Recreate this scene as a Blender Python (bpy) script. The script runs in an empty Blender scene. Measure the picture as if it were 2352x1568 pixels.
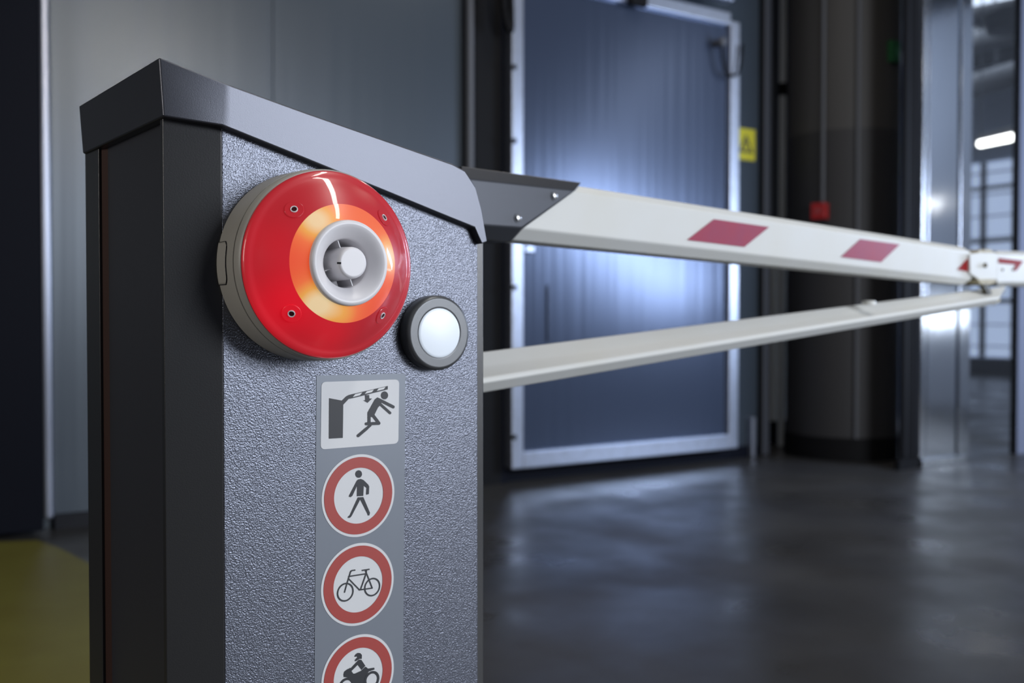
import bpy, bmesh, math, random
from mathutils import Vector, Matrix
random.seed(4)
S = bpy.context.scene
COL = S.collection
PI = math.pi
# ------------------------------------------------------------------ camera frame
FPX = 2300.0; CX = 1176.0; CY = 784.0; HZ = 737.0
PSI = math.radians(57.2)                       # view azimuth: world X runs along the back wall
PIT = math.atan((CY-HZ)/FPX)
CAM = Vector((0, 0, 0.85))
RT = Vector((math.sin(PSI), -math.cos(PSI), 0))
VH = Vector((math.cos(PSI), math.sin(PSI), 0))
FW = VH*math.cos(PIT) + Vector((0, 0, -math.sin(PIT)))
UP = RT.cross(FW)
Z = Vector((0, 0, 1))

def ray(px, py): return FW + RT*((px-CX)/FPX) - UP*((py-CY)/FPX)
def hit(px, py, p0, n):
    d = ray(px, py); return CAM + d*((p0-CAM).dot(n)/d.dot(n))
def at_depth(px, py, D):
    d = ray(px, py); h = Vector((d.x, d.y, 0)).dot(VH); return CAM + d*(D/h)
def direc(theta):                              # horizontal direction, theta degrees right of the view axis
    t = math.radians(theta); return RT*math.sin(t) + VH*math.cos(t)
def floor_pt(px, py, z=0.0):
    d = ray(px, py); return CAM + d*((z-CAM.z)/d.z)

# ------------------------------------------------------------------ materials
MATS = {}
def mat(name, col, rough=0.5, metal=0.0, spec=0.5, emit=None, es=0.0, bump=None, var=None, coat=0.0, trans=0.0, aniso=None):
    if name in MATS: return MATS[name]
    m = bpy.data.materials.new(name); m.use_nodes = True
    nt = m.node_tree; b = nt.nodes['Principled BSDF']
    b.inputs['Base Color'].default_value = (*col, 1); b.inputs['Roughness'].default_value = rough
    b.inputs['Metallic'].default_value = metal; b.inputs['Specular IOR Level'].default_value = spec
    b.inputs['Coat Weight'].default_value = coat; b.inputs['Coat Roughness'].default_value = 0.08
    b.inputs['Transmission Weight'].default_value = trans
    if emit: b.inputs['Emission Color'].default_value = (*emit, 1); b.inputs['Emission Strength'].default_value = es
    tc = nt.nodes.new('ShaderNodeTexCoord')
    def noise(scale, detail, sc3=None):
        n = nt.nodes.new('ShaderNodeTexNoise'); n.inputs['Scale'].default_value = scale; n.inputs['Detail'].default_value = detail
        if sc3:
            mp = nt.nodes.new('ShaderNodeMapping'); mp.inputs['Scale'].default_value = sc3
            nt.links.new(tc.outputs['Object'], mp.inputs['Vector']); nt.links.new(mp.outputs[0], n.inputs['Vector'])
        else: nt.links.new(tc.outputs['Object'], n.inputs['Vector'])
        return n
    if bump:                                   # (scale, strength, distance, detail, mapping)
        n = noise(bump[0], bump[3] if len(bump) > 3 else 2, bump[4] if len(bump) > 4 else None)
        bp = nt.nodes.new('ShaderNodeBump'); bp.inputs['Strength'].default_value = bump[1]; bp.inputs['Distance'].default_value = bump[2]
        nt.links.new(n.outputs['Fac'], bp.inputs['Height']); nt.links.new(bp.outputs[0], b.inputs['Normal'])
    if var:                                    # (scale, colour2, detail, lo, hi, mapping)
        n = noise(var[0], var[2], var[5] if len(var) > 5 else None)
        r = nt.nodes.new('ShaderNodeMapRange'); r.inputs['From Min'].default_value = var[3]; r.inputs['From Max'].default_value = var[4]
        mx = nt.nodes.new('ShaderNodeMix'); mx.data_type = 'RGBA'
        mx.inputs['A'].default_value = (*col, 1); mx.inputs['B'].default_value = (*var[1], 1)
        nt.links.new(n.outputs['Fac'], r.inputs['Value']); nt.links.new(r.outputs[0], mx.inputs['Factor'])
        nt.links.new(mx.outputs['Result'], b.inputs['Base Color'])
    MATS[name] = m; return m

PAINT = mat('grey_smooth_paint', (0.10, 0.10, 0.102), 0.30, 0.8, bump=(900, 0.12, 0.0004))
PANEL = mat('grey_textured_paint', (0.140, 0.150, 0.184), 0.33, 0.78, bump=(760, 0.8, 0.0007, 1.5))
CAPM = mat('grey_cap_paint', (0.092, 0.096, 0.114), 0.38, 0.75, bump=(1400, 0.15, 0.0004))
SIDEM = mat('dark_side_paint', (0.075, 0.077, 0.09), 0.38, 0.6, bump=(900, 0.1, 0.0004))
BLACK = mat('black_rubber', (0.007, 0.007, 0.008), 0.6, spec=0.12)
SEAL = mat('rust_orange_seal', (0.035, 0.010, 0.005), 0.6)
BEIGE = mat('beige_plastic', (0.40, 0.385, 0.35), 0.42, bump=(1500, 0.08, 0.0003))
HORN = mat('white_plastic', (0.76, 0.74, 0.76), 0.38)
DGREY = mat('dark_grey_bezel', (0.11, 0.114, 0.12), 0.38, 0.5, bump=(1200, 0.1, 0.0003))
BTN = mat('lit_white_button', (0.72, 0.78, 0.85), 0.3, emit=(0.78, 0.88, 1.0), es=0.22)
STRIP = mat('grey_vinyl', (0.185, 0.205, 0.24), 0.42, 0.25)
WHITEV = mat('white_vinyl', (0.71, 0.715, 0.725), 0.45)
REDV = mat('red_vinyl', (0.40, 0.055, 0.045), 0.45)
INK = mat('dark_ink', (0.022, 0.024, 0.03), 0.5)
ARMW = mat('white_arm_paint', (0.68, 0.69, 0.675), 0.42, var=(9, (0.66, 0.66, 0.62), 3, 0.4, 0.8))
BRKT = mat('grey_bracket_paint', (0.062, 0.066, 0.078), 0.42, 0.6)
REFL = mat('red_reflective_tape', (0.36, 0.045, 0.085), 0.35, 0.2, var=(40, (0.33, 0.05, 0.10), 2, 0.3, 0.7))
REDT = mat('dark_red_tape', (0.28, 0.012, 0.012), 0.6, spec=0.15)
STEEL = mat('steel_screw', (0.5, 0.5, 0.5), 0.3, 0.9)
HINGE = mat('aged_cream_hinge', (0.42, 0.37, 0.24), 0.5, var=(30, (0.2, 0.15, 0.07), 3, 0.45, 0.75))
ALU = mat('brushed_aluminium', (0.52, 0.56, 0.66), 0.32, 0.85, bump=(60, 0.15, 0.001, 3, (1, 1, 0.1)), var=(25, (0.45, 0.48, 0.55), 4, 0.5, 0.8))
WALLM = mat('blue_grey_panel', (0.060, 0.076, 0.096), 0.32, 0.3, bump=(16, 0.28, 0.004, 1, (1, 1, 0.02)))
DOORM = mat('blue_door_panel', (0.060, 0.079, 0.128), 0.25, 0.45, bump=(22, 0.38, 0.003, 1, (1, 1, 0.02)))
NAVY = mat('dark_navy_panel', (0.005, 0.006, 0.011), 0.6, spec=0.08)
DARKG = mat('dark_grey_metal', (0.022, 0.023, 0.027), 0.6, spec=0.12)
COLL = mat('dark_column_paint', (0.028, 0.027, 0.029), 0.6)
COLU = mat('pale_column_paint', (0.055, 0.052, 0.050), 0.6)
PIPE = mat('grey_pipe', (0.10, 0.104, 0.118), 0.5)
PALEW = mat('pale_wall_paint', (0.70, 0.74, 0.76), 0.6)
INOX = mat('polished_stainless', (0.62, 0.66, 0.72), 0.13, 1.0, bump=(7, 0.12, 0.006, 2, (1, 1, 0.6)))
YEL = mat('yellow_sign_plastic', (0.62, 0.55, 0.02), 0.5)
GREEN = mat('green_sign_plastic', (0.01, 0.10, 0.03), 0.4)
REDP = mat('red_call_box_plastic', (0.40, 0.015, 0.015), 0.4)
BLUEW = mat('pale_blue_wall_paint', (0.50, 0.56, 0.68), 0.7)
DUCT = mat('galvanised_duct', (0.2, 0.2, 0.21), 0.6, 0.3)

# floor: worn dark polished concrete
FLOORM = mat('dark_polished_concrete', (0.056, 0.053, 0.050), 0.33, 0.0, 0.45, bump=(3.0, 0.12, 0.01, 6), var=(1.6, (0.042, 0.041, 0.042), 6, 0.35, 0.65))
nt = FLOORM.node_tree
n = nt.nodes.new('ShaderNodeTexNoise'); n.inputs['Scale'].default_value = 2.2; n.inputs['Detail'].default_value = 7
r = nt.nodes.new('ShaderNodeMapRange'); r.inputs['From Min'].default_value = 0.3; r.inputs['From Max'].default_value = 0.7
r.inputs['To Min'].default_value = 0.22; r.inputs['To Max'].default_value = 0.5
tc = nt.nodes.new('ShaderNodeTexCoord'); nt.links.new(tc.outputs['Object'], n.inputs['Vector'])
nt.links.new(n.outputs['Fac'], r.inputs['Value']); nt.links.new(r.outputs[0], nt.nodes['Principled BSDF'].inputs['Roughness'])
YFLOOR = mat('yellow_floor_paint', (0.19, 0.165, 0.03), 0.45, bump=(3.0, 0.1, 0.01, 5), var=(5, (0.22, 0.2, 0.04), 5, 0.4, 0.75))

# ------------------------------------------------------------------ mesh helpers
def wloc(o):
    v = Vector((0, 0, 0))
    while o is not None: v += o.location; o = o.parent
    return v
def link(name, verts, faces, m, parent=None, origin=None, smooth=False, bevel=0, seg=2, ang=30):
    base = wloc(parent) if parent else Vector((0, 0, 0))
    loc = Vector(origin) - base if origin is not None else Vector((0, 0, 0))
    off = base + loc
    me = bpy.data.meshes.new(name)
    me.from_pydata([tuple(Vector(v)-off) for v in verts], [], faces)
    bm = bmesh.new(); bm.from_mesh(me)
    bmesh.ops.remove_doubles(bm, verts=bm.verts, dist=1e-6)
    bmesh.ops.recalc_face_normals(bm, faces=bm.faces)
    bm.to_mesh(me); bm.free()
    me.materials.append(m)
    if smooth:
        for p in me.polygons: p.use_smooth = True
        me.set_sharp_from_angle(angle=math.radians(38))
    o = bpy.data.objects.new(name, me); COL.objects.link(o)
    o.location = loc
    if parent: o.parent = parent
    if bevel:
        md = o.modifiers.new('bevel', 'BEVEL'); md.width = bevel; md.segments = seg; md.limit_method = 'ANGLE'; md.angle_limit = math.radians(ang)
        for p in me.polygons: p.use_smooth = True
        md.harden_normals = True
    return o
def tag(o, label=None, cat=None, group=None, kind=None):
    if label: o['label'] = label
    if cat: o['category'] = cat
    if group: o['group'] = group
    if kind: o['kind'] = kind
    return o
def empty(name, loc, label=None, cat=None, group=None, kind=None):
    o = bpy.data.objects.new(name, None); COL.objects.link(o); o.location = loc; o.empty_display_size = 0.05
    return tag(o, label, cat, group, kind)
class MB:
    def __init__(s): s.v = []; s.f = []
    def add(s, v, f):
        k = len(s.v); s.v += [Vector(a) for a in v]; s.f += [tuple(i+k for i in q) for q in f]; return s
    def prism(s, bot, top):
        n = len(bot)
        return s.add(list(bot)+list(top), [tuple(range(n))[::-1], tuple(range(n, 2*n))] + [(i, (i+1) % n, n+(i+1) % n, n+i) for i in range(n)])
    def box(s, o, a, b, c):                    # corner + three edge vectors
        o, a, b, c = map(Vector, (o, a, b, c)); return s.prism([o, o+a, o+a+b, o+b], [o+c, o+a+c, o+a+b+c, o+b+c])
    def aabb(s, x0, x1, y0, y1, z0, z1): return s.box((x0, y0, z0), (x1-x0, 0, 0), (0, y1-y0, 0), (0, 0, z1-z0))
    def tube(s, pts, r, n=10, closed=False):
        pts = [Vector(p) for p in pts]; rings = []
        for i, p in enumerate(pts):
            a = pts[max(i-1, 0)]; b = pts[min(i+1, len(pts)-1)]; t = (b-a).normalized()
            h = Vector((0, 0, 1)) if abs(t.z) < 0.9 else Vector((1, 0, 0))
            u = t.cross(h).normalized(); w = t.cross(u)
            rr = r[i] if isinstance(r, (list, tuple)) else r
            rings.append([p+(u*math.cos(2*PI*k/n)+w*math.sin(2*PI*k/n))*rr for k in range(n)])
        v = [q for g in rings for q in g]; f = []
        for i in range(len(pts)-1):
            for k in range(n): f.append((i*n+k, i*n+(k+1) % n, (i+1)*n+(k+1) % n, (i+1)*n+k))
        f.append(tuple(range(n))); f.append(tuple(range((len(pts)-1)*n, len(pts)*n)))
        return s.add(v, f)
    def lathe(s, o, ax, e1, e2, prof, n=96, a0=0, a1=2*PI):   # prof: (height, radius)
        v = []; f = []; full = abs(a1-a0-2*PI) < 1e-6; m = n if full else n+1
        for p, rr in prof:
            for k in range(m):
                a = a0+(a1-a0)*k/n; v.append(o+ax*p+(e1*math.cos(a)+e2*math.sin(a))*rr)
        for i in range(len(prof)-1):
            for k in range(n):
                k2 = (k+1) % m; f.append((i*m+k, i*m+k2, (i+1)*m+k2, (i+1)*m+k))
        return s.add(v, f)
    def build(s, name, m, parent=None, **k): return link(name, s.v, s.f, m, parent, **k)

# ------------------------------------------------------------------ room
YW = 4.47
def wall_pt(px, py=737, y=YW): return hit(px, py, Vector((0, y, 0)), Vector((0, 1, 0)))
def wx(px, y=YW): return wall_pt(px, 737, y).x
def wz(px, py, y=YW): return wall_pt(px, py, y).z
HC = 3.9
MB().aabb(-9, 22, -7, 16, -0.1, 0).build('floor', FLOORM)['kind'] = 'structure'
MB().aabb(-9, 9.2, -7, 4.4, HC, HC+0.1).build('ceiling', DARKG)['kind'] = 'structure'
# back wall, from the left edge to the black joint, and behind the door
mb = MB()
seams = [-500, -60, wx(97)]
x_l = wx(118); x_s = wx(630); x_t = wx(1062)
w = mb.aabb(-9, wx(1755), YW+0.0, YW+0.25, 0, HC).build('wall_back', WALLM); w['kind'] = 'structure'
def wall_panel(pa, pb, k):
    o = MB().aabb(wx(pa, YW-0.03)+0.001, wx(pb, YW-0.03)-0.001, YW-0.03, YW-0.001, 0.06, HC).build('wall_panel', WALLM, w, bevel=0.002)
for pa, pb in ((118, 630), (630, 1062)): wall_panel(pa, pb, 0)
o = MB().aabb(wx(118), wx(1062), YW-0.045, YW-0.001, 0, 0.06).build('baseboard_back', DARKG); o['kind'] = 'structure'
# steel edge and navy leaf at far left
o = empty('door_2', (wx(40), YW-0.1, 0), kind='structure')
MB().aabb(wx(-260, YW-0.14), wx(97, YW-0.14), YW-0.14, YW-0.05, 0.02, HC-0.3).build('leaf', NAVY, o, bevel=0.005)
e = MB().aabb(wx(97, YW-0.14), wx(120, YW-0.14), YW-0.14, YW-0.001, 0.06, HC-0.3).build('steel_edge', mat('dull_steel_edge', (0.26, 0.28, 0.34), 0.3, 0.85), o, bevel=0.012, seg=3)
# trim right of the panels + black joint
o = MB().tube([(wx(1079, YW-0.06), YW-0.06, 0), (wx(1079, YW-0.06), YW-0.06, HC)], 0.022, 20).build('trim_1', PIPE, smooth=True); o['kind'] = 'structure'
MB().aabb(wx(1062, YW-0.04), wx(1092, YW-0.04), YW-0.04, YW-0.001, 0, HC).build('trim_2', DARKG)['kind'] = 'structure'
MB().aabb(wx(1092, YW-0.06), wx(1150, YW-0.06), YW-0.06, YW-0.001, 0, HC).build('trim_3', BLACK)['kind'] = 'structure'
MB().aabb(wx(1150, YW-0.06), wx(1163, YW-0.06), YW-0.06, YW-0.001, 0, HC).build('trim_4', NAVY)['kind'] = 'structure'
# sliding cold store door
YD = YW-0.10
d = empty('door_1', (wx(1430), YD, 0), kind='structure')
def dx(px): return wx(px, YD)
xl, xl2, xr2, xr = dx(1169), dx(1196), dx(1668), dx(1689)
zb = 0.5*(wz(1167, 1079, YD)+wz(1686, 1026, YD)); zb2 = 0.5*(wz(1196, 1035, YD)+wz(1669, 997, YD)); zt = wz(1668, 60, YD)
MB().aabb(xl2, xr2, YD, YW-0.002, zb2, zt).build('leaf', DOORM, d)
MB().aabb(xl, xl2, YD-0.03, YW-0.002, zb, zt+0.05).build('frame_stile', ALU, d, bevel=0.008)
MB().aabb(xr2, xr, YD-0.03, YW-0.002, zb, zt+0.03).build('frame_stile', ALU, d, bevel=0.008)
MB().aabb(xl2, xr2, YD-0.03, YW-0.002, zb, zb2).build('frame_rail', ALU, d, bevel=0.006)
MB().aabb(xl2, xr2, YD-0.03, YW-0.002, zt, zt+0.075).build('frame_rail', ALU, d, bevel=0.006)
h = MB().aabb(xr2-0.75, xr2-0.03, YD-0.09, YD-0.02, zt+0.12, zt+0.28).build('sliding_rail', ALU, d, bevel=0.01)
MB().aabb(xr2-0.80, xr2-0.68, YD-0.075, YD-0.03, zt-0.02, zt+0.14).build('rail_bracket', BLACK, d, bevel=0.01)
MB().aabb(xr2-0.36, xr2-0.27, YD-0.10, YD-0.088, zt+0.13, zt+0.22).build('rail_bracket', BLACK, d, bevel=0.004)
for py in (152, 322, 660, 1005):
    p = wall_pt(1166, py, YD-0.03)
    MB().lathe(Vector((xl+0.012, YD-0.03, p.z)), Vector((0, -1, 0)), Vector((1, 0, 0)), Z, [(0, 0.014), (0.006, 0.014), (0.009, 0.008), (0.009, 0)], 16).build('frame_bolt', BLACK, d)
p = wall_pt(1260, 720, YD)
MB().aabb(p.x-0.012, p.x+0.012, YD-0.012, YD-0.001, p.z-0.15, p.z+0.15).build('pull_rail', DOORM, d, bevel=0.004)
p = wall_pt(1213, 572, YD)
MB().aabb(p.x-0.03, p.x+0.03, YD-0.02, YD-0.001, p.z-0.018, p.z+0.018).build('latch', ALU, d, bevel=0.006)
# jamb to the right of the door
MB().aabb(wx(1163, YW-0.02), wx(1744, YW-0.02), YW-0.02, YW-0.001, 0, zb-0.012).build('baseboard_door', NAVY)['kind'] = 'structure'
MB().aabb(wx(1746, YW-0.02), wx(1755, YW-0.02), YW-0.02, YW, 0, HC).build('trim_5', BLACK)['kind'] = 'structure'
MB().aabb(wx(1755, YW-0.03), wx(1770, YW-0.03), YW-0.03, YW+0.1, 0, HC).build('trim_6', mat('slate_trim', (0.06, 0.065, 0.08), 0.5), bevel=0.01)['kind'] = 'structure'
MB().aabb(wx(1716), wx(1724), YW-0.05, YW-0.001, 0, 0.25).build('trim_7', ALU, bevel=0.005)['kind'] = 'structure'
YR = 4.85
rw = MB().aabb(wx(1745, YR), 7.05, YR, YR+0.2, 0, HC).build('wall_right', COLL); rw['kind'] = 'structure'
MB().aabb(wx(1769, YR), wx(1830, YR), YR-0.03, YR-0.001, 0.16, wz(1790, 560, YR)).build('wall_board', PALEW, rw)
MB().aabb(wx(1769, YR), wx(1830, YR), YR-0.05, YR-0.001, 0, 0.16).build('baseboard_right', BLACK)['kind'] = 'structure'
pp = wall_pt(1795, 737, YR-0.12)
t = empty('pipe', (pp.x, YR-0.12, 0), 'grey vertical pipe running up the wall between the blue door and the round column', 'pipe')
MB().tube([(pp.x, YR-0.12, 0.0), (pp.x, YR-0.12, HC)], 0.022, 16).build('tube', PALEW, t, smooth=True)
zc = wz(1795, 205, YR-0.12)
MB().tube([(pp.x, YR-0.12, zc-0.04), (pp.x, YR-0.12, zc+0.04)], 0.034, 16).build('clamp', BLACK, t, smooth=True)
# yellow warning sign on wall
p0 = wall_pt(1692, 292, YW-0.012); p1 = wall_pt(1735, 370, YW-0.012)
t = empty('warning_sign', (0.5*(p0.x+p1.x), YW-0.006, 0.5*(p0.z+p1.z)), 'small yellow warning sign with dark triangle on blue wall right of door', 'sign')
MB().aabb(p0.x, p1.x, YW-0.010, YW-0.001, p1.z, p0.z).build('plate', YEL, t)
cx = 0.5*(p0.x+p1.x); cz = p0.z-0.10; rr = 0.075
v = []
for q, rad in ((0, rr), (1, rr*0.62)):
    for a in (90, 210, 330): v.append((cx+rad*math.cos(math.radians(a)), YW-0.0115, cz-0.01+rad*math.sin(math.radians(a))))
link('pictogram', v, [(0, 1, 4, 3), (1, 2, 5, 4), (2, 0, 3, 5)], INK, t)
MB().aabb(cx-0.006, cx+0.006, YW-0.0115, YW-0.0105, cz-0.03, cz+0.02).build('pictogram', INK, t)
# cable loop with two knobs over the right frame
t = empty('cable_loop', (wx(1680, YD-0.05), YD-0.05, wz(1680, 170, YD-0.05)), 'dark cable hanging in a loop between two pale knobs at top right of door', 'cable')
a = wall_pt(1657, 97, YD-0.055); b = wall_pt(1705, 103, YD-0.055); lowp = wall_pt(1680, 175, YD-0.055)
pts = []
for k in range(17):
    s = k/16; x = a.x+(b.x-a.x)*s; dz = (1-abs(2*s-1)**3.2)
    pts.append((x-(0.01*math.sin(s*PI*2)), YD-0.055, a.z+(b.z-a.z)*s-(a.z-lowp.z)*dz))
MB().tube(pts, 0.009, 10).build('cable', BLACK, t, smooth=True)
for q in (a, b): MB().lathe(Vector((q.x, YD-0.02 if q is a else YW-0.05, q.z)), Vector((0, -1, 0)), Vector((1, 0, 0)), Z, [(-0.03, 0.02), (0.05, 0.028), (0.062, 0.02), (0.065, 0)], 20).build('knob', PIPE, t, smooth=True)
# black hose loop at top of joint
t = MB()
a = wall_pt(1150, -60, YD-0.08); b = wall_pt(1172, -60, YD-0.08); lo = wall_pt(1163, 68, YD-0.08)
pts = [(a.x+(b.x-a.x)*(k/14)+0.03*math.sin(k/14*PI), YD-0.08, a.z-(a.z-lo.z)*(1-abs(2*k/14-1)**3)) for k in range(15)]
pts = [(a.x, YD-0.08, HC+0.02)]+pts
o = MB().tube(pts, 0.017, 10).build('hose', BLACK, smooth=True, origin=(a.x, YD-0.08, a.z)); tag(o, 'black hose hanging down in front of the black joint left of the blue door', 'hose')
# ------------------------------------------------------------------ round column
cc = at_depth(1940, 737, 6.4); cc.z = 0
RC = 0.36
zl = at_depth(1960, 293, 6.04).z
t = empty('round_column', cc, 'thick round column painted pale above and dark below with a black foot', 'column')
def cyl(name, z0, z1, r, m, n=64): return MB().lathe(Vector((cc.x, cc.y, z0)), Z, Vector((1, 0, 0)), Vector((0, 1, 0)), [(0, 0), (0, r), (z1-z0, r), (z1-z0, 0)], n).build(name, m, t)
cyl('upper_shaft', zl, HC, RC, COLU); cyl('lower_shaft', 0.14, zl, RC, COLL); cyl('foot', 0, 0.14, RC+0.012, BLACK)
def on_col(px, off=0.0):
    d2 = ray(px, 737); d2 = Vector((d2.x, d2.y)).normalized(); c2 = Vector((cc.x, cc.y)); R = RC+off
    b_ = d2.dot(c2); disc = b_*b_-(c2.dot(c2)-R*R); s = b_-math.sqrt(max(disc, 0)); p = d2*s
    n2 = (p-c2).normalized(); return Vector((p.x, p.y, 0)), Vector((n2.x, n2.y, 0))
def col_z(p, py):                               # height where the image row py meets plan point p
    D = p.dot(VH); return CAM.z+(HZ-py)/FPX*D
for px, lab in ((1888, 'thin grey conduit running down the round column to the red call box'), (1968, 'grey strip standing in for the seam highlight down the middle of the round column')):
    p, nn = on_col(px, 0.012)
    z0 = col_z(p, 480) if px == 1888 else 0.14
    o = MB().tube([p+Z*z0, p+Z*HC], 0.012, 12).build('conduit', PIPE, smooth=True, origin=p+Z*z0); tag(o, lab, 'conduit')  # the middle strip models the column's seam highlight as a grey tube
def plate_on_col(name, px0, px1, py0, py1, th, m, label, cat):
    p, nn = on_col((px0+px1)/2, 0.001); e = Z.cross(nn).normalized()
    hw = (px1-px0)/2/FPX*p.dot(VH)/max(0.35, abs(e.dot(RT)))
    z1 = col_z(p, py0); z0 = col_z(p, py1)
    t2 = empty(name, p+Z*(0.5*(z0+z1)), label, cat)
    MB().box(p-e*hw+Z*z0-nn*0.02, e*2*hw, nn*(th+0.02), Z*(z1-z0)).build('housing', m, t2, bevel=0.004)
    return t2, p+nn*(th+0.0015), e, nn, hw, z0, z1
t2, p, e, nn, hw, z0, z1 = plate_on_col('fire_call_box', 1872, 1898, 468, 505, 0.05, REDP, 'small red fire call box at the end of the conduit on the round column', 'call box')
MB().box(p-e*hw*0.55+Z*(z0+(z1-z0)*0.3), e*hw*1.1, nn*0.002, Z*(z1-z0)*0.4).build('glass_plate', mat('call_box_window', (0.35, 0.05, 0.05), 0.2), t2)
t2, p, e, nn, hw, z0, z1 = plate_on_col('exit_sign', 2032, 2062, 100, 148, 0.03, GREEN, 'dim green exit sign high on the right flank of the round column', 'sign')
MB().box(p-e*hw*0.1+Z*(z0+(z1-z0)*0.3), e*hw*0.5, nn*0.001, Z*(z1-z0)*0.4).build('pictogram', mat('pale_green_print', (0.06, 0.25, 0.12), 0.4), t2)

# ------------------------------------------------------------------ stainless portal and glazed opening
YP = 3.62
def px_x(px, dy=0.0): return wx(px, YP+dy)
def pz(px, py): return wz(px, py, YP)
MB().aabb(px_x(2076), px_x(2101), YP, YP+0.03, 0, HC).build('trim_8', BLACK, bevel=0.005)['kind'] = 'structure'
MB().aabb(px_x(2101, -0.01), px_x(2116, -0.01), YP-0.01, YP+0.03, 0, HC).build('trim_9', DARKG)['kind'] = 'structure'
MB().aabb(px_x(2068, -0.04), px_x(2119, -0.04), YP-0.04, YP-0.011, 0, 0.06).build('baseboard_portal', BLACK)['kind'] = 'structure'
t = empty('steel_portal', (px_x(2170), YP, 0), 'polished stainless steel portal cladding standing right of the round column', 'portal')
MB().aabb(px_x(2117, -0.04), px_x(2129, -0.04), YP-0.04, YP+0.12, 0.01, HC).build('edge_trim', INOX, t, bevel=0.008)
MB().aabb(px_x(2130, -0.03), px_x(2197, -0.03), YP-0.03, YP+0.12, 0.01, HC).build('cladding_sheet', INOX, t, bevel=0.004)
MB().aabb(px_x(2204, -0.03), px_x(2229, -0.03), YP-0.03, YP+0.05, 0.01, HC).build('cladding_sheet', INOX, t, bevel=0.004)
MB().aabb(px_x(2197, -0.01), px_x(2204, -0.01), YP-0.01, YP+0.05, 0.0, HC).build('joint', BLACK, t)
MB().aabb(px_x(2123, -0.06), px_x(2224, -0.06), YP-0.06, YP-0.041, 0.0, 0.05).build('foot_plate', INOX, t, bevel=0.004)
GL = mat('clear_glass', (0.9, 0.95, 1.0), 0.02, trans=1.0)
wd = empty('window_1', (px_x(2300), YP+0.05, 0), kind='structure')
MB().aabb(px_x(2334), px_x(2339), YP, YP+0.04, 0, HC).build('frame_post', BLACK, wd)
MB().aabb(px_x(2339), px_x(2372), YP, YP+0.04, 0, HC).build('frame_post', mat('blue_grey_frame', (0.22, 0.24, 0.32), 0.45, 0.3), wd)
MB().aabb(px_x(2229), px_x(2334), YP+0.01, YP+0.018, 0.0, HC).build('pane', GL, wd)

# hall beyond
XF = 15.0
def fpt(px, py, X=XF): return hit(px, py, Vector((X, 0, 0)), Vector((1, 0, 0)))
MB().aabb(XF, XF+0.3, 2, 15, 0, 5.2).build('wall_far', BLUEW)['kind'] = 'structure'
MB().aabb(4.6, XF, 14.5, 14.8, 0, 5.2).build('wall_hall', BLUEW)['kind'] = 'structure'
MB().aabb(5.5, XF, YP+0.2, 14.6, 4.9, 5.0).build('ceiling_hall', DARKG)['kind'] = 'structure'
GLOW = mat('daylight_window', (0.5, 0.6, 0.8), 0.5, emit=(0.62, 0.74, 1.0), es=0.62)
wn = empty('window_2', fpt(2290, 600), kind='structure')
za = fpt(2290, 370).z; zm = fpt(2290, 553).z; zbm = fpt(2290, 820).z
ya, yb = fpt(2215, 600).y, fpt(2420, 600).y
MB().box((XF-0.02, yb, zbm), (0.015, 0, 0), (0, ya-yb, 0), (0, 0, za-zbm)).build('pane', GLOW, wn)
for px in (2262, 2335, 2400): y = fpt(px, 600).y; MB().aabb(XF-0.1, XF-0.021, y-0.03, y+0.03, zbm, za).build('mullion', NAVY, wn)
for py in (430, 553, 690): z = fpt(2290, py).z; MB().aabb(XF-0.1, XF-0.021, yb, ya, z-0.025, z+0.025).build('transom', NAVY, wn)
for k in range(9): z = zbm+(za-zbm)*(k+0.5)/9; MB().aabb(XF-0.06, XF-0.021, yb, ya, z-0.008, z+0.008).build('glazing_bar', DARKG, wn)
MB().aabb(XF-0.2, XF-0.01, 3, 14, 0, zbm-0.02).build('baseboard_far', DARKG)['kind'] = 'structure'
# lamps and ducts under the hall ceiling
LAMPE = mat('lit_tube', (1, 1, 1), 0.4, emit=(1, 0.97, 0.9), es=9)
def hall_lamp(pxa, pya, pxb, pyb, D1, D2, label):
    a = at_depth(pxa, pya, D1); b = at_depth(pxb, pyb, D2)
    t = empty('tube_lamp', (a+b)/2, label, 'lamp')
    MB().tube([a, b], 0.035, 12).build('tube', LAMPE, t, smooth=True)
    MB().tube([a+Z*0.06, b+Z*0.06], 0.04, 8).build('housing', PIPE, t)
    MB().tube([a+Z*0.06, a.xy.to_3d()+Z*4.92], 0.008, 6).build('hanger', PIPE, t)
hall_lamp(2252, 330, 2336, 312, 10.2, 8.6, 'lit tube lamp hanging under the ducts seen through the glass at far right')
def duct(pxa, pya, pxb, pyb, D1, D2, r, m, label):
    a = at_depth(pxa, pya, D1); b = at_depth(pxb, pyb, D2)
    o = MB().tube([a, b], r, 16).build('duct', m, smooth=True, origin=a); tag(o, label, 'duct')
    MB().tube([a+(b-a)*0.5, (a+(b-a)*0.5).xy.to_3d()+Z*4.92], 0.01, 6).build('hanger', PIPE, o)
duct(2180, 215, 2400, 150, 13, 12, 0.16, DUCT, 'galvanised duct under the hall ceiling, lowest of the three seen through the glass')
duct(2180, 110, 2400, 60, 12.5, 11, 0.13, DUCT, 'galvanised duct under the hall ceiling, middle of the three seen through the glass')
duct(2180, 50, 2400, 10, 11.5, 10, 0.12, DUCT, 'galvanised duct under the hall ceiling, highest of the three seen through the glass')
a = at_depth(2310, 48, 9.5)
o = MB().lathe(a, Z, Vector((1, 0, 0)), Vector((0, 1, 0)), [(-0.1, 0), (-0.1, 0.17), (0.05, 0.2), (0.12, 0.08), (0.12, 0)], 32).build('ceiling_fan_housing', BLACK, smooth=True, origin=a)
tag(o, 'dark round housing under the hall ceiling above the tube lamp', 'housing')
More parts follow.
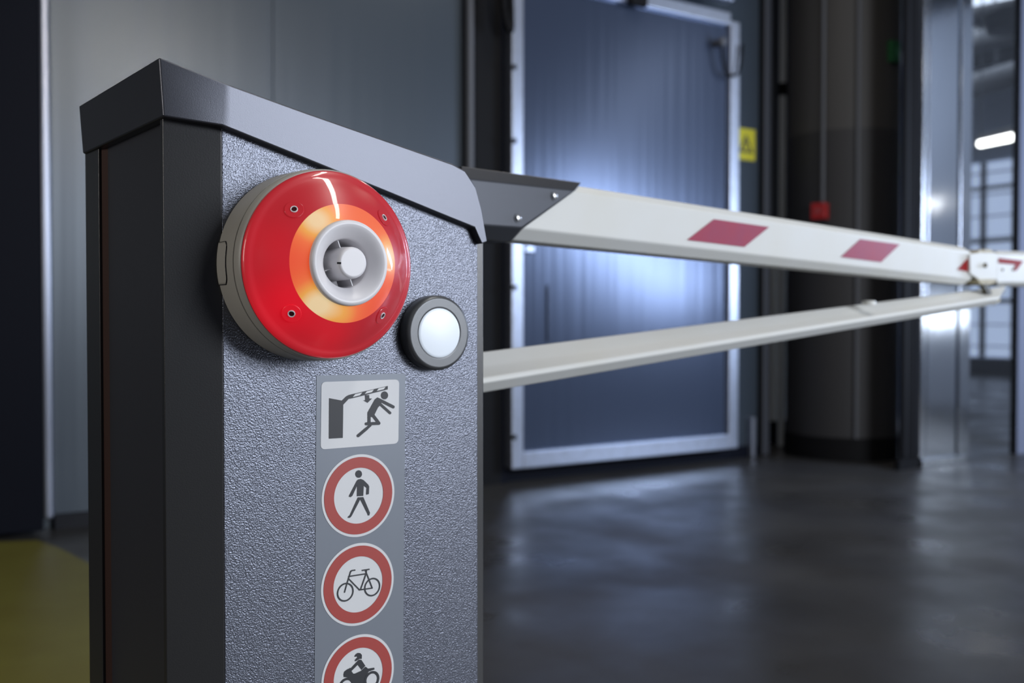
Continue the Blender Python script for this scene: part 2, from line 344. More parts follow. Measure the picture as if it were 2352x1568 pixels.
# room walls outside the view, seen in the steel only
WLIT = mat('strip_glow', (1, 1, 1), 0.5, emit=(0.85, 0.92, 1.0), es=5)
MB().aabb(8.97, 8.999, 0.1, 1.38, 0.80, 1.02).build('reflected_glow_strip', WLIT)['kind'] = 'structure'  # added unseen glowing strip, sized for the bright band in the steel
MB().aabb(9.0, 9.2, -7, 3.5, 0, HC).build('wall_side', BLUEW)['kind'] = 'structure'

# ------------------------------------------------------------------ yellow floor paint
v = [floor_pt(*q, 0.002) for q in ((-500, 1262), (-100, 1248), (85, 1240), (130, 1255), (205, 1293), (460, 1420), (460, 2100), (-900, 2100))]
o = link('floor_marking', v, [tuple(range(8))], YFLOOR, origin=v[3]); tag(o, 'large yellow painted area on the dark floor left of the grey cabinet', 'floor marking')

# ------------------------------------------------------------------ barrier cabinet
TH = 51.8
DM = direc(TH); NM = direc(TH+90)               # along the front; NM = towards the camera side
NM = -(DM.cross(Z)).normalized() if DM.cross(Z).dot(VH) > 0 else DM.cross(Z).normalized()
AW = -NM                                        # away, into the cabinet
P0 = at_depth(824, 737, 0.91); P0.z = 0
def M(px, py, off=0.0): return hit(px, py, P0+NM*off, NM)
def plan(p): return Vector((p.x, p.y, 0))
A = plan(M(512, 784)); B = plan(M(1097, 784))
BETA = 14
DF = direc(TH+BETA); NF = DF.cross(Z).normalized(); NF = NF if NF.dot(VH) < 0 else -NF
K = plan(hit(377.5, 784, A, NF))
def along_away(start, px, py=784):              # s so that start+AW*s projects to column px
    lo, hi = 0, 3
    def col(q): d_ = q-CAM; return CX+FPX*d_.dot(RT)/d_.dot(FW)
    for _ in range(60):
        m_ = (lo+hi)/2
        if col(start+AW*m_) > px: lo = m_
        else: hi = m_
    return lo
K784 = hit(377.5, 784, A, NF)
sL = along_away(K784, 199); s1 = along_away(K784, 228); s2 = along_away(K784, 237); s3 = along_away(K784, 371)
print('left face depth', sL, 'main width', (B-A).length, 'facet', (A-K).length)
cab = empty('barrier_cabinet', plan((A+B)/2+AW*sL/2), 'grey metal parking barrier cabinet with sloping cap, closest to the camera', 'barrier cabinet')
# cap outline on planes pushed out 9 mm
OFF = 0.009
AC = A+NM*OFF+ DM*0.0
def Mc(px, py): return M(px, py, OFF)
kA = Mc(514, 190); kAb = Mc(511, 288)
def Fc(px, py): return hit(px, py, plan(Mc(512.5, 240)), NF)
top = [Fc(365, 131), Mc(515, 190), Mc(531, 195.7), Mc(700, 257), Mc(880, 320), Mc(1040, 376), Mc(1068, 391), Mc(1092, 428), Mc(1106, 480), Mc(1119, 556)]
bot = [Fc(375, 267), Mc(511, 288.5), Mc(529, 295.8), Mc(700, 364.5), Mc(880, 437.5), Mc(1030, 499), Mc(1060, 511), Mc(1091, 523.5), Mc(1098, 540), Mc(1107, 560)]
n = len(top)
dep_t = along_away(top[0], 181); dep_b = along_away(bot[0], 190)
print('cap depth', dep_t, dep_b)
tb = [p+AW*dep_t for p in top]; bb = [p+AW*dep_t for p in bot]; bb[0] = bot[0]+AW*dep_b
v = top+bot+tb+bb; f = []
for i in range(n-1):
    f += [(i, i+1, n+i+1, n+i), (2*n+i, 2*n+i+1, 3*n+i+1, 3*n+i), (i, i+1, 2*n+i+1, 2*n+i), (n+i, n+i+1, 3*n+i+1, 3*n+i)]
f += [(0, n, 3*n, 2*n), (n-1, 2*n-1, 4*n-1, 3*n-1)]
link('cap', v, f, CAPM, cab, bevel=0.0015, seg=3, ang=22)
# body: top follows the cap underside
ts = [(p-bot[1]).dot(DM) for p in bot]; zs = [p.z for p in bot]
def ztop(p):
    q = (p-bot[1]).dot(DM)
    for i in range(len(ts)-1):
        if q <= ts[i+1] or i == 6: break
    k = (q-ts[i])/(ts[i+1]-ts[i]) if ts[i+1] != ts[i] else 0
    return zs[i]+(zs[i+1]-zs[i])*k+0.012
bE = plan(M(1109, 784, -0.0022))
def body(name, pl, m, z0=0.0, parent=cab, **k):
    return MB().prism([p+Z*z0 for p in pl], [p+Z*ztop(p) for p in pl]).build(name, m, parent, **k)
REC = DM*0.007
bk = AW*sL
body('corner_post', [A+AW*0.0004, K, K+AW*s3*0.8, K+AW*s3, K+AW*s3+REC, K+AW*s3+DM*0.03, A+AW*0.03], PAINT, bevel=0.0006)
body('side_panel', [K+AW*s3+REC*0.8, K+AW*s2+REC*0.8, K+AW*s2+DM*0.02, K+AW*s3+DM*0.02], SIDEM)
body('side_seal', [K+AW*s2+REC*0.9, K+AW*s1+REC*0.5, K+AW*s1+DM*0.02, K+AW*s2+DM*0.02], SEAL)
body('rear_post', [K+AW*s1+REC*0.1, K+bk, K+bk+DM*0.03, K+AW*s1+DM*0.03], PAINT, bevel=0.0006)
w_ = B-A
Br = B-AW*0.0
body('end_post', [B-DM*0.012+AW*0.0016, B+AW*0.0016, bE, bE+DM*0.002+AW*0.002, bE+DM*0.002+AW*0.015, bE+DM*0.002+bk, B-DM*0.012+bk], PAINT, smooth=False)
body('housing', [A+AW*0.003, B-DM*0.004+AW*0.003, B-DM*0.004+bk, K+AW*sL+DM*0.025, K+AW*0.03+DM*0.025], PAINT)
body('front_panel', [A, B, B+AW*0.0028, A+AW*0.0028], PANEL, bevel=0.0009, seg=2)
# plinth
pl = [K-DM*0.01-AW*0.01, B+DM*0.02-AW*0.01, B+DM*0.02+bk+AW*0.01, K-DM*0.01+bk+AW*0.01]
MB().prism(pl, [p+Z*0.03 for p in pl]).build('base_plate', DARKG, cab)

# ------------------------------------------------------------------ alarm beacon
def beacon():
    O = M(705, 613, 0.0005)
    t = empty('alarm_beacon', O, 'round red lit alarm beacon with white sounder horn mounted on the cabinet front', 'alarm beacon')
    L = lambda prof, n=128: MB().lathe(O, NM, DM, Z, prof, n)
    L([(0.0, 0), (0.0, 0.0808), (0.002, 0.0818), (0.032, 0.0812), (0.0322, 0.0802), (0.0334, 0.0802), (0.0336, 0.0810), (0.041, 0.0802), (0.0425, 0.0790), (0.0425, 0.06)]).build('base', BEIGE, t, smooth=True)
    # knockout cover on the left flank
    v = []; f = []; NA, NPp = 16, 10
    for i in range(NA+1):
        for j in range(NPp+1):
            u = -1+2*i/NA; s = j/NPp; lim = 1-0.22*max(0, (abs(u)-0.6)/0.4)**2.2
            a = PI+math.radians(12.3)*u; p_ = 0.0012+0.018*s*lim; v.append(O+NM*p_+(DM*math.cos(a)+Z*math.sin(a))*0.0819)
    for i in range(NA):
        for j in range(NPp):
            q = i*(NPp+1)+j; f.append((q, q+1, q+NPp+2, q+NPp+1))
    ko = link('knockout_cover', v, f, BEIGE, t, smooth=True)
    md = ko.modifiers.new('solid', 'SOLIDIFY'); md.thickness = 0.0006; md.offset = 0
    rim = [v[i*(NPp+1)+NPp] for i in range(NA+1)]; rim = [v[0]]+[v[j] for j in range(1, NPp)]+rim+[v[NA*(NPp+1)+j] for j in range(NPp-1, -1, -1)]
    MB().tube(rim, 0.00045, 6).build('groove', DARKG, ko)
    lens = L([(0.0415, 0.0700), (0.0415, 0.0772), (0.0425, 0.0784), (0.0445, 0.0786), (0.0462, 0.0776), (0.0476, 0.0755), (0.0482, 0.0738), (0.0489, 0.0720), (0.0496, 0.0708), (0.0530, 0.0672), (0.0572, 0.0624), (0.0604, 0.0585), (0.0640, 0.0535), (0.0668, 0.0488)])
    lens = lens.build('red_lens', LENS, t, smooth=True)
    L([(0.0668, 0.0488), (0.0692, 0.0450), (0.0716, 0.0405), (0.0736, 0.0365), (0.0742, 0.0350)]).build('light_ring', RINGM, t, smooth=True)
    horn = L([(0.0735, 0.0352), (0.0765, 0.0351), (0.0782, 0.0343), (0.0790, 0.0328), (0.0789, 0.0312), (0.0778, 0.0290), (0.0758, 0.0262), (0.0732, 0.0236), (0.0706, 0.0214), (0.0690, 0.0202), (0.0680, 0.0200), (0.060, 0.0198), (0.040, 0.0196), (0.040, 0.0)])
    horn = horn.build('horn', HORN, t, smooth=True)
    plug = L([(0.040, 0.0142), (0.068, 0.0136), (0.0790, 0.0130), (0.0810, 0.0126), (0.0819, 0.0118), (0.0822, 0.0110), (0.0822, 0.0106), (0.0822, 0.0)], 64).build('horn_plug', HORN, t, smooth=True)
    for k in range(4):
        a = math.radians(20+90*k); e = DM*math.cos(a)+Z*math.sin(a); g = NM.cross(e)
        MB().box(O+NM*0.045+e*0.013-g*0.0003, e*0.0065, g*0.0006, NM*0.024).build('horn_rib', HORN, horn)
    q = hit(778, 604, O+NM*0.0815, NM)
    MB().box(q-DM*0.0016-Z*0.0008, DM*0.0032, Z*0.0016, NM*0.0012).build('slot', BLACK, plug)
    for px, py in ((677, 481), (882, 500), (672, 719.5), (878, 724)):
        q = hit(px, py, O+NM*0.0612, NM)
        rad = (q-(O+NM*0.0612)); R_ = rad.length; e = rad.normalized()
        cn = (NM*0.787+e*0.616).normalized()    # cone normal
        base = O+e*R_+NM*(0.0604+(0.0585-R_)*0.77)
        e1 = cn.cross(Z.cross(cn)).normalized(); e2 = cn.cross(e1)
        MB().lathe(base, cn, e1, e2, [(0.0, 0.0078), (0.0005, 0.0074), (0.0005, 0.0030)], 40).build('screw_boss', LENS, lens, smooth=True)
        sc = MB().lathe(base, cn, e1, e2, [(0.0003, 0.0031), (0.0012, 0.0029), (0.0012, 0.0023), (0.0004, 0.0021)], 32).build('screw', HORN, t, smooth=True)
        MB().lathe(base, cn, e1, e2, [(0.0007, 0.0022), (0.0007, 0.0)], 24).build('screw_recess', mat('dark_red_recess', (0.05, 0.004, 0.006), 0.4), sc)
    return t, O

def lamp_material(name, ring):
    m = bpy.data.materials.new(name); m.use_nodes = True; nt = m.node_tree; b = nt.nodes['Principled BSDF']
    tc = nt.nodes.new('ShaderNodeTexCoord')
    def dot(vec):
        d_ = nt.nodes.new('ShaderNodeVectorMath'); d_.operation = 'DOT_PRODUCT'; nt.links.new(tc.outputs['Object'], d_.inputs[0]); d_.inputs[1].default_value = tuple(vec); return d_.outputs['Value']
    def math_(op, a, b_=None):
        n_ = nt.nodes.new('ShaderNodeMath'); n_.operation = op
        for i, x in enumerate((a, b_)):
            if x is None: continue
            if isinstance(x, (int, float)): n_.inputs[i].default_value = x
            else: nt.links.new(x, n_.inputs[i])
        return n_.outputs[0]
    X = dot(DM); Y = dot(Z)
    rad = math_('SQRT', math_('ADD', math_('MULTIPLY', X, X), math_('MULTIPLY', Y, Y)))
    def blob(deg, R, w, amp):                   # light of one LED group behind the lens
        cxx, cyy = R*math.cos(math.radians(deg)), R*math.sin(math.radians(deg))
        dx_ = math_('SUBTRACT', X, cxx); dy_ = math_('SUBTRACT', Y, cyy)
        d2 = math_('ADD', math_('MULTIPLY', dx_, dx_), math_('MULTIPLY', dy_, dy_))
        return math_('MULTIPLY', math_('EXPONENT', math_('MULTIPLY', d2, -1/(w*w))), amp)
    if ring:
        s = None
        for deg, R, w, amp in ((128, 0.043, 0.020, 1.05), (232, 0.043, 0.021, 1.05), (12, 0.042, 0.018, 0.9), (270, 0.043, 0.016, 0.45), (68, 0.042, 0.02, 0.2)):
            q = blob(deg, R, w, amp); s = q if s is None else math_('ADD', s, q)
        cr = nt.nodes.new('ShaderNodeValToRGB'); nt.links.new(s, cr.inputs[0])
        el = cr.color_ramp.elements; el[0].position = 0.0; el[0].color = (0.72, 0.045, 0.012, 1); el[1].position = 1.0; el[1].color = (0.74, 0.62, 0.36, 1)
        e_ = el.new(0.35); e_.color = (0.76, 0.13, 0.03, 1); e_ = el.new(0.7); e_.color = (0.74, 0.36, 0.06, 1)
        nt.links.new(cr.outputs[0], b.inputs['Emission Color']); b.inputs['Emission Strength'].default_value = 0.9
        b.inputs['Base Color'].default_value = (0.30, 0.10, 0.06, 1)
    else:
        s = None
        for deg, R, w, amp in ((215, 0.058, 0.030, 1.0), (262, 0.060, 0.022, 0.55), (165, 0.060, 0.022, 0.35)):
            q = blob(deg, R, w, amp); s = q if s is None else math_('ADD', s, q)
        cr = nt.nodes.new('ShaderNodeValToRGB'); nt.links.new(s, cr.inputs[0])
        el = cr.color_ramp.elements; el[0].position = 0.0; el[0].color = (0.22, 0.006, 0.010, 1); el[1].position = 1.0; el[1].color = (0.60, 0.000, 0.010, 1)
        nt.links.new(cr.outputs[0], b.inputs['Emission Color']); b.inputs['Emission Strength'].default_value = 0.9
        b.inputs['Base Color'].default_value = (0.36, 0.022, 0.030, 1)
    b.inputs['Roughness'].default_value = 0.36
    b.inputs['Coat Weight'].default_value = 0.75; b.inputs['Coat Roughness'].default_value = 0.04
    return m
LENS = lamp_material('lit_red_lens', False); RINGM = lamp_material('lit_amber_ring', True)
bcn, OB = beacon()

# ------------------------------------------------------------------ round button
O2 = M(991, 764, 0.0005)
t = empty('push_button', O2, 'round white lit button in a dark grey bezel, right below the red beacon', 'button')
MB().lathe(O2, NM, DM, Z, [(0, 0), (0, 0.0352), (0.001, 0.0358), (0.0095, 0.0356), (0.0115, 0.0352), (0.0132, 0.0340), (0.0138, 0.0328), (0.0140, 0.0322), (0.0140, 0.0318), (0.0140, 0.0250), (0.0140, 0.0246), (0.0134, 0.0236), (0.0132, 0)], 96).build('bezel', DGREY, t, smooth=True)
MB().lathe(O2, NM, DM, Z, [(0.0120, 0.0234), (0.0136, 0.0233), (0.0142, 0.0226), (0.0145, 0.021), (0.0147, 0)], 96).build('button_face', BTN, t, smooth=True)

# ------------------------------------------------------------------ stickers
st = empty('warning_sticker', M(826, 1200, 0.0004), 'tall grey sticker strip with warning and prohibition pictograms on the cabinet front', 'sticker')
def poly(name, pts, off, m, parent): return link(name, [M(x, y, off) for x, y in pts], [tuple(range(len(pts)))], m, parent)
def polys(name, lst, off, m, parent):
    v = []; f = []
    for i, pts in enumerate(lst):
        k = len(v); v += [M(x, y, off+i*0.000008) for x, y in pts]; f.append(tuple(range(k, k+len(pts))))
    o = link(name, v, f, m, parent); return o
poly('backing', [(728, 862), (930, 857), (931.5, 864), (925, 1640), (722, 1700), (722.5, 1560), (727, 862.5)], 0.0004, STRIP, st)
zA = lambda q: (700+q[0]/3.92, 840+q[1]/3.92)
zB = lambda q: (700+q[0]/4.504, 1220+q[1]/4.504)
def cap2(a, b, w, n=8):
    a = Vector(a); b = Vector(b); d_ = (b-a).normalized(); p = Vector((-d_.y, d_.x)); out = []
    for k in range(n+1): t_ = -PI/2+PI*k/n; out.append(b+(d_*math.cos(t_)+p*math.sin(t_))*w/2)
    for k in range(n+1): t_ = PI/2+PI*k/n; out.append(a+(d_*math.cos(t_)+p*math.sin(t_))*w/2)
    return [tuple(q) for q in out]
def disc(name, c, R, off, m, parent, r0=0.0, n=96):
    v = []; f = []
    if r0 <= 0:
        v = [c+NM*off+(DM*math.cos(2*PI*k/n)+Z*math.sin(2*PI*k/n))*R for k in range(n)]; f = [tuple(range(n))]
    else:
        for rr_ in (R, r0): v += [c+NM*off+(DM*math.cos(2*PI*k/n)+Z*math.sin(2*PI*k/n))*rr_ for k in range(n)]
        f = [(k, (k+1) % n, n+(k+1) % n, n+k) for k in range(n)]
    return v, f
# warning panel with rounded corners
cor = [(738.5, 877), (917, 871), (915, 1018), (736.5, 1032)]
def rounded(cor, r):
    out = []; n_ = len(cor)
    for i in range(n_):
        p = Vector(cor[i]); a = (Vector(cor[i-1])-p).normalized(); b = (Vector(cor[(i+1) % n_])-p).normalized()
        for k in range(9):
            t_ = k/8; s0 = p+a*r; s1_ = p+b*r; out.append(tuple(s0*(1-t_)**2+p*2*t_*(1-t_)+s1_*t_*t_))
    return out
wp = poly('hazard_panel', rounded(cor, 11), 0.0007, WHITEV, st)
P_ = lambda l: [zA(q) for q in l]
sh = [P_([(220, 290), (335, 312), (372, 275), (395, 262), (425, 254), (748, 180), (748, 212), (430, 291), (395, 298), (347, 350), (343, 648), (218, 655)]),
      P_([(543, 262), (580, 262), (582, 292), (606, 294), (566, 332), (527, 310), (545, 308)]),
      P_([(632, 300), (655, 283), (692, 300), (690, 345), (660, 375), (628, 440), (605, 462), (566, 450), (565, 420)]),
      P_(cap2((665, 302), (797, 369), 28)), P_(cap2((670, 335), (768, 423), 24)), P_(cap2((607, 435), (668, 515), 28)),
      P_(cap2((580, 440), (580, 520), 28)), P_(cap2((668, 517), (555, 521), 28)), P_(cap2((590, 535), (560, 562), 24)), P_(cap2((560, 562), (482, 628), 27)),
      P_([(719+32*math.cos(a*PI/12), 265+36*math.sin(a*PI/12)) for a in range(24)])]
pg = polys('pictogram', sh, 0.0010, INK, wp)
polys('arm_stripes', [P_([(432, 281), (455, 254), (518, 239), (497, 264)]), P_([(540, 252), (560, 228), (622, 213), (605, 236)]), P_([(648, 226), (665, 203), (727, 189), (712, 210)])], 0.00125, WHITEV, wp)
def prohib(c, sym, name='prohibition_sign', extra=None):
    v, f = disc('', c, 0.0376, 0.0007, None, None)
    s = link(name, v, f, WHITEV, st)
    v, f = disc('', c, 0.0352, 0.0010, None, None, 0.0254); link('red_ring', v, f, REDV, s)
    return s
c1 = M(823.5, 1137.5); c2 = M(822, 1341); c3 = M(822.5, 1551)
s = prohib(c1, None)
polys('pictogram', [P_([(480, 1022), (505, 1017), (530, 1027), (572, 1068), (581, 1085), (578, 1153), (556, 1160), (553, 1150), (556, 1097), (532, 1078), (527, 1170), (470, 1173), (472, 1078), (430, 1168), (415, 1181), (397, 1176), (400, 1165), (442, 1085), (468, 1034)]),
      P_([(478, 1183), (528, 1180), (588, 1322), (582, 1346), (568, 1346), (564, 1330), (500, 1203), (422, 1352), (408, 1367), (388, 1367), (388, 1358), (404, 1345)]),
      P_([(486+30*math.cos(a*PI/12), 973+34*math.sin(a*PI/12)) for a in range(24)])], 0.0010, INK, s)
s = prohib(c2, None)
Q_ = lambda l: [zB(q) for q in l]
segs = [((412, 628), (441, 525)), ((441, 525), (476, 412)), ((470, 425), (485, 406)), ((485, 406), (519, 400)), ((455, 466), (632, 438)), ((452, 487), (566, 604)), ((578, 600), (634, 440)),
        ((566, 605), (698, 586)), ((630, 408), (698, 583)), ((596, 403), (666, 392)), ((640, 398), (634, 440))]
polys('pictogram', [Q_(cap2(a, b, 14)) for a, b in segs], 0.0010, INK, s)
for q in ((415, 626), (693, 573)):
    c = M(*zB(q)); v, f = disc('', c, 0.00855, 0.00105, None, None, 0.0071, 64); link('pictogram_wheel', v, f, INK, s)
s = prohib(c3, None)
polys('pictogram', [Q_([(528, 1268), (548, 1256), (575, 1258), (592, 1278), (590, 1318), (565, 1320), (540, 1335), (522, 1345), (518, 1330), (545, 1300), (536, 1293), (520, 1298), (514, 1290)]),
      Q_([(545, 1340), (562, 1325), (586, 1328), (628, 1390), (588, 1432), (560, 1395), (548, 1380), (480, 1448), (468, 1438), (462, 1412), (480, 1410)]),
      Q_([(402, 1478), (408, 1450), (440, 1425), (475, 1412), (485, 1445), (502, 1470), (520, 1470), (584, 1440), (630, 1398), (655, 1418), (720, 1408), (722, 1428), (665, 1448), (640, 1480), (622, 1520), (620, 1600), (640, 1640), (500, 1680), (492, 1580), (470, 1525), (440, 1510), (404, 1505)])], 0.0010, INK, s)
for q in ((688, 1530), (425, 1600)):
    c = M(*zB(q)); v, f = disc('', c, 0.0080, 0.00118, None, None, 0.0057, 64); link('pictogram_wheel', v, f, INK, s)

# ------------------------------------------------------------------ barrier arm
TA = math.degrees(math.atan((3725-CX)/FPX)); DA = direc(TA); NA_ = DA.cross(Z).normalized(); NA_ = NA_ if NA_.dot(VH) < 0 else -NA_
PA = at_depth(1200, 737, 1.22)
def Am(px, py, off=0.0): return hit(px, py, PA+NA_*off, NA_)
DEPA = 0.055
def loft(sec0, sec1, m, name, parent, bevel=0.0, dep=DEPA, ch=0.011, out=0.0):
    # sections: four picture points each: outer top, inner top, inner bottom, outer bottom (front face between inner lines)
    def ring(sec):
        a, b, c, d_ = sec
        a_ = Am(*a, off=-ch+out); b_ = Am(*b, off=out); c_ = Am(*c, off=out); d__ = Am(*d_, off=-ch+out)
        inner = -dep-2*out
        def bk_(p, extra): return p+NA_*(inner+extra)
        return [a_, b_, c_, d__, bk_(d__, 2*ch), bk_(c_, 0), bk_(b_, 0), bk_(a_, 2*ch)]
    r0, r1 = ring(sec0), ring(sec1); v = r0+r1; n_ = 8
    f = [tuple(range(8)), tuple(range(8, 16))]+[(i, (i+1) % 8, 8+(i+1) % 8, 8+i) for i in range(8)]
    return link(name, v, f, m, parent, bevel=bevel, seg=2, ang=15)
arm = empty('barrier_boom', Am(1110, 480, -0.03), 'white folding barrier arm with pink-red reflectors, the upper and wider of the two bars', 'barrier arm')
def lin(x, p, q): return p[1]+(q[1]-p[1])*(x-p[0])/(q[0]-p[0])
Lot = ((1337, 428), (1750, 489.7)); Lit = ((1332, 441), (1750, 501)); Lib = ((1203, 524), (1750, 586.5)); Lob = ((1178, 551.7), (1750, 608))
Lot2 = ((1337, 428), (2225, 569)); Lit2 = ((1337, 442), (2225, 578)); Lib2 = ((1203, 524), (2225, 641)); Lob2 = ((1178, 551.7), (2225, 655))
L4 = (Lot2, Lit2, Lib2, Lob2)
def sec(x): return [(x, lin(x, *l)) for l in L4]
xe = [(2212, lin(2212, *Lot2)), (2230, lin(2230, *Lit2)), (2232, lin(2232, *Lib2)), (2213, lin(2213, *Lob2))]
boom = loft(sec(1165), xe, ARMW, 'boom', arm, bevel=0.0025)
# bracket shell with a diagonal end
b0 = [(1060, 381), (1060, 409), (1060, 513), (1060, 545)]
b1 = [(1337, 419), (1322, 438), (1200, 522.5), (1174, 556)]
br = loft(b0, b1, BRKT, 'arm_bracket', arm, bevel=0.002, out=0.0025)
for px, py in ((1272, 450), (1188.5, 501)):
    q = Am(px, py, 0.0022)
    sc_ = MB().lathe(q, NA_, DA, Z, [(0, 0.0062), (0.001, 0.0060), (0.001, 0.0042)], 32).build('washer', BRKT, br)
    MB().lathe(q, NA_, DA, Z, [(0, 0.0043), (0.0028, 0.0040), (0.0034, 0.003), (0.0034, 0)], 32).build('screw', STEEL, br, smooth=True)
def arm_poly(name, pts, m, par, off=0.0008): return link(name, [Am(x, y, off) for x, y in pts], [tuple(range(len(pts)))], m, par)
arm_poly('reflector', [(1640, 503), (1767, 521), (1710, 567), (1578, 551)], REFL, arm)
arm_poly('reflector', [(1976, 549), (2067, 561), (2024, 602), (1931, 590)], REFL, arm)
arm_poly('red_marking', [(2229, 586), (2229, 625), (2198, 619)], REDT, arm)
# end plate, hinge block, outer boom
def ablock(name, pts, m, par, off0=0.004, off1=-0.05, bevel=0.002):
    n_ = len(pts); v = [Am(x, y, off0) for x, y in pts]; v += [p+NA_*(off1-off0) for p in v]
    return link(name, v, [tuple(range(n_)), tuple(range(n_, 2*n_))]+[(i, (i+1) % n_, n_+(i+1) % n_, n_+i) for i in range(n_)], m, par, bevel=bevel)
hb = ablock('hinge_block', [(2228, 583), (2250, 580), (2291, 580), (2291, 642), (2250, 643), (2229, 628)], ARMW, arm, 0.006, -0.05)
ablock('hinge_cover', [(2252, 573), (2276, 572), (2284, 580), (2244, 581)], HINGE, hb, 0.0, -0.045, 0.001)
q = Am(2261.5, 609, 0.0065)
MB().lathe(q, NA_, DA, Z, [(0, 0.0052), (0.004, 0.0048), (0.005, 0.003), (0.005, 0)], 24).build('pivot_bolt', mat('bronze_bolt', (0.12, 0.10, 0.06), 0.4, 0.7), hb, smooth=True)
ob = loft([(2290, 575), (2290, 585), (2290, 648), (2290, 656)], [(2560, 586), (2560, 594), (2560, 650), (2560, 662)], ARMW, 'outer_boom', arm, bevel=0.002)
arm_poly('red_marking', [(2294, 592), (2351, 599), (2334, 622), (2326, 620), (2333, 608), (2293, 604)], REDT, arm)
for px in (2303, 2327):
    MB().lathe(Am(px, 619, 0.0005), NA_, DA, Z, [(0, 0.0035), (0.001, 0.0030), (0.001, 0)], 20).build('rivet', mat('bronze_bolt', (0.1, 0.1, 0.1)), ob)

# ------------------------------------------------------------------ tie bar (lower)
TB = 51.7; DB = direc(TB); NB = DB.cross(Z).normalized(); NB = NB if NB.dot(VH) < 0 else -NB
PB = at_depth(2276, 700, 2.05)
def Bm(px, py, off=0.0): return hit(px, py, PB+NB*off, NB)
bar = empty('tie_bar', Bm(1107, 870, -0.02), 'white slim tie bar rising from behind the cabinet to the arm hinge, the lower bar', 'tie bar')
# picture lines: back top edge, ridge, front top edge, front bottom edge, underside
LB = [((1107, 806.6), (2256, 663), -0.045), ((1107, 838), (2256, 672), -0.028), ((1107, 848), (2256, 676), -0.022), ((1107, 868), (2256, 686), -0.002), ((1107, 880), (2256, 693), 0.0), ((1107, 902), (2256, 704), -0.012)]
def bring(x, xs=None):
    out = []
    for i, (a, b, off) in enumerate(LB):
        xx = x if xs is None else xs[i]; out.append(Bm(xx, lin(xx, a, b), off))
    out.append(out[-1]+NB*(-0.038+0.012)); out.append(out[0]-Z*0.012)
    return out
r0 = bring(1062); r1 = bring(2290, [2310, 2306, 2303, 2298, 2294, 2284]); nn_ = len(r0)
link('bar', r0+r1, [tuple(range(nn_)), tuple(range(nn_, 2*nn_))]+[(i, (i+1) % nn_, nn_+(i+1) % nn_, nn_+i) for i in range(nn_)], ARMW, bar, bevel=0.002, ang=15)
# small plates on the bar
q = Bm(1995, 705, -0.01)
MB().lathe(q+Z*0.008, Z, DB, NB, [(-0.004, 0.013), (0.003, 0.012), (0.004, 0.0)], 24).build('cover_cap', ARMW, bar, smooth=True)
# hinge link joining arm to tie bar
hl = empty('hinge_link', Am(2275, 665, -0.01), 'worn cream and brown hinge link joining the upper arm to the tie bar tip', 'hinge')
ablock('bracket_plate', [(2246, 642), (2290, 642), (2289, 648), (2268, 655), (2252, 652)], HINGE, hl, 0.012, -0.03, 0.001)
ablock('link_plate', [(2257, 654), (2268, 652), (2278, 672), (2286, 688), (2276, 692), (2266, 672)], mat('brown_steel', (0.05, 0.042, 0.02), 0.5, 0.4), hl, 0.018, 0.010, 0.0008)
ablock('foot_plate', [(2278, 694), (2286, 688), (2299, 686), (2297, 692), (2284, 700)], HINGE, hl, 0.022, 0.012, 0.0008)

# ------------------------------------------------------------------ lights
def area(name, loc, target, sx, sy, power, col, spread=180):
    l = bpy.data.lights.new(name, 'AREA'); l.shape = 'RECTANGLE'; l.size = sx; l.size_y = sy; l.energy = power; l.color = col; l.spread = math.radians(spread)
    o = bpy.data.objects.new(name, l); COL.objects.link(o); o.location = loc
    dr = (Vector(target)-Vector(loc)).normalized(); o.rotation_euler = dr.to_track_quat('-Z', 'Z').to_euler(); return o
def camw(r_, f_, z): return RT*r_+VH*f_+Z*z
area('daylight_opening', camw(4.75, -1.2, 2.0), camw(0, 0.95, 0.95), 3.0, 1.7, 252, (0.87, 0.92, 1.0))
area('left_fill', camw(-3.0, -1.2, 1.7), camw(-0.2, 0.9, 1.0), 1.2, 1.2, 35, (1.0, 0.95, 0.88))  # added unseen fill, brightens the beacon base and the left cabinet face
def refl_wall(px, py, s, y=YD):
    p = wall_pt(px, py, y); d_ = ray(px, py).normalized(); d_.y = -d_.y; return p+d_*s, p
q, p = refl_wall(1430, 560, 4.2)
area('hall_window', q, p, 1.6, 0.45, 100, (0.62, 0.75, 1.0))
p = wall_pt(2140, 468, YP-0.03); d_ = ray(2140, 468).normalized(); d_.y = -d_.y; q = p+d_*((8.95-p.x)/d_.x)
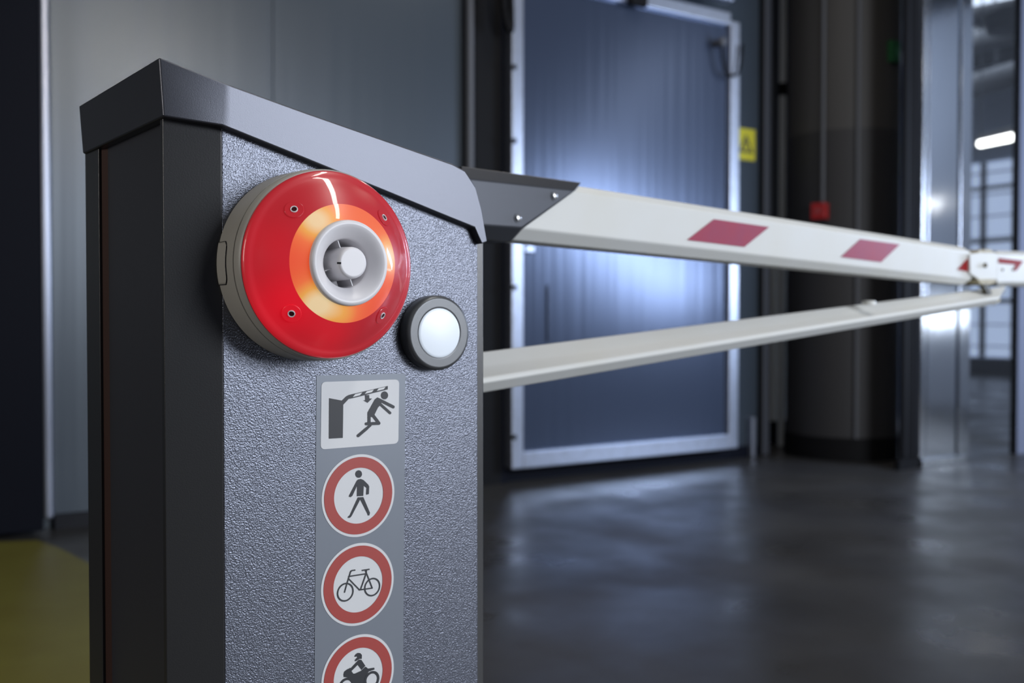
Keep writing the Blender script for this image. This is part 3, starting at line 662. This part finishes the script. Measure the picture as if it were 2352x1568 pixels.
sp = area('side_wall_spot', q, q-Vector((1, 0, 0)), 0.10, 0.10, 0.3, (1, 0.98, 0.92)); sp.data.shape = 'DISK'
w = bpy.data.worlds.new('world'); S.world = w; w.use_nodes = True
w.node_tree.nodes['Background'].inputs[0].default_value = (0.55, 0.65, 1.0, 1); w.node_tree.nodes['Background'].inputs[1].default_value = 0.05
# ceiling tube over the aisle, then added fills and lamps (out of the frame)
def ceiling_tube(loc, dirv, L_, power, col, name='ceiling_lamp'):
    area(name, loc, (loc[0]+0.001, loc[1], 0), 0.12, L_, power, col)
tl = area('aisle_tube_lamp', (1.46, -0.09, 3.5), (1.46, -0.09, 0), 0.22, 2.15, 32, (1, 0.97, 0.92)); tl.rotation_euler = (0, 0, math.radians(5.2))
area('floor_fill', camw(1.2, 4.2, 3.7), camw(1.2, 4.2, 0), 0.3, 1.5, 14, (1, 0.93, 0.85))  # added unseen lamp that brightens the floor
q, p = refl_wall(300, 170, 6.2, YW-0.03); area('warm_lamp', q, p, 0.3, 0.1, 1.6, (1, 0.85, 0.65), 40)
area('far_hall_lamp', (11, 8, 4.6), (11, 8, 0), 2, 4, 42, (0.75, 0.85, 1.0))
area('side_wall_fill', (7.6, -0.5, 3.4), (9.0, 1.0, 1.6), 0.4, 2.5, 60, (0.8, 0.88, 1.0))  # added unseen lamp, lights the side wall that the steel mirrors

# ------------------------------------------------------------------ camera
cd = bpy.data.cameras.new('camera'); co = bpy.data.objects.new('camera', cd); COL.objects.link(co)
co.location = CAM
co.rotation_euler = Matrix((RT, UP, -FW)).transposed().to_euler()
cd.sensor_width = 36; cd.lens = FPX/2352*36; cd.clip_start = 0.05; cd.clip_end = 100
cd.dof.use_dof = True; cd.dof.focus_distance = 0.86; cd.dof.aperture_fstop = 4.8; cd.dof.aperture_blades = 7
S.camera = co
S.view_settings.view_transform = 'Standard'; S.view_settings.look = 'None'; S.view_settings.exposure = 0; S.view_settings.gamma = 1
S.view_settings.use_curve_mapping = False
try: S.cycles.use_denoising = True
except Exception: pass
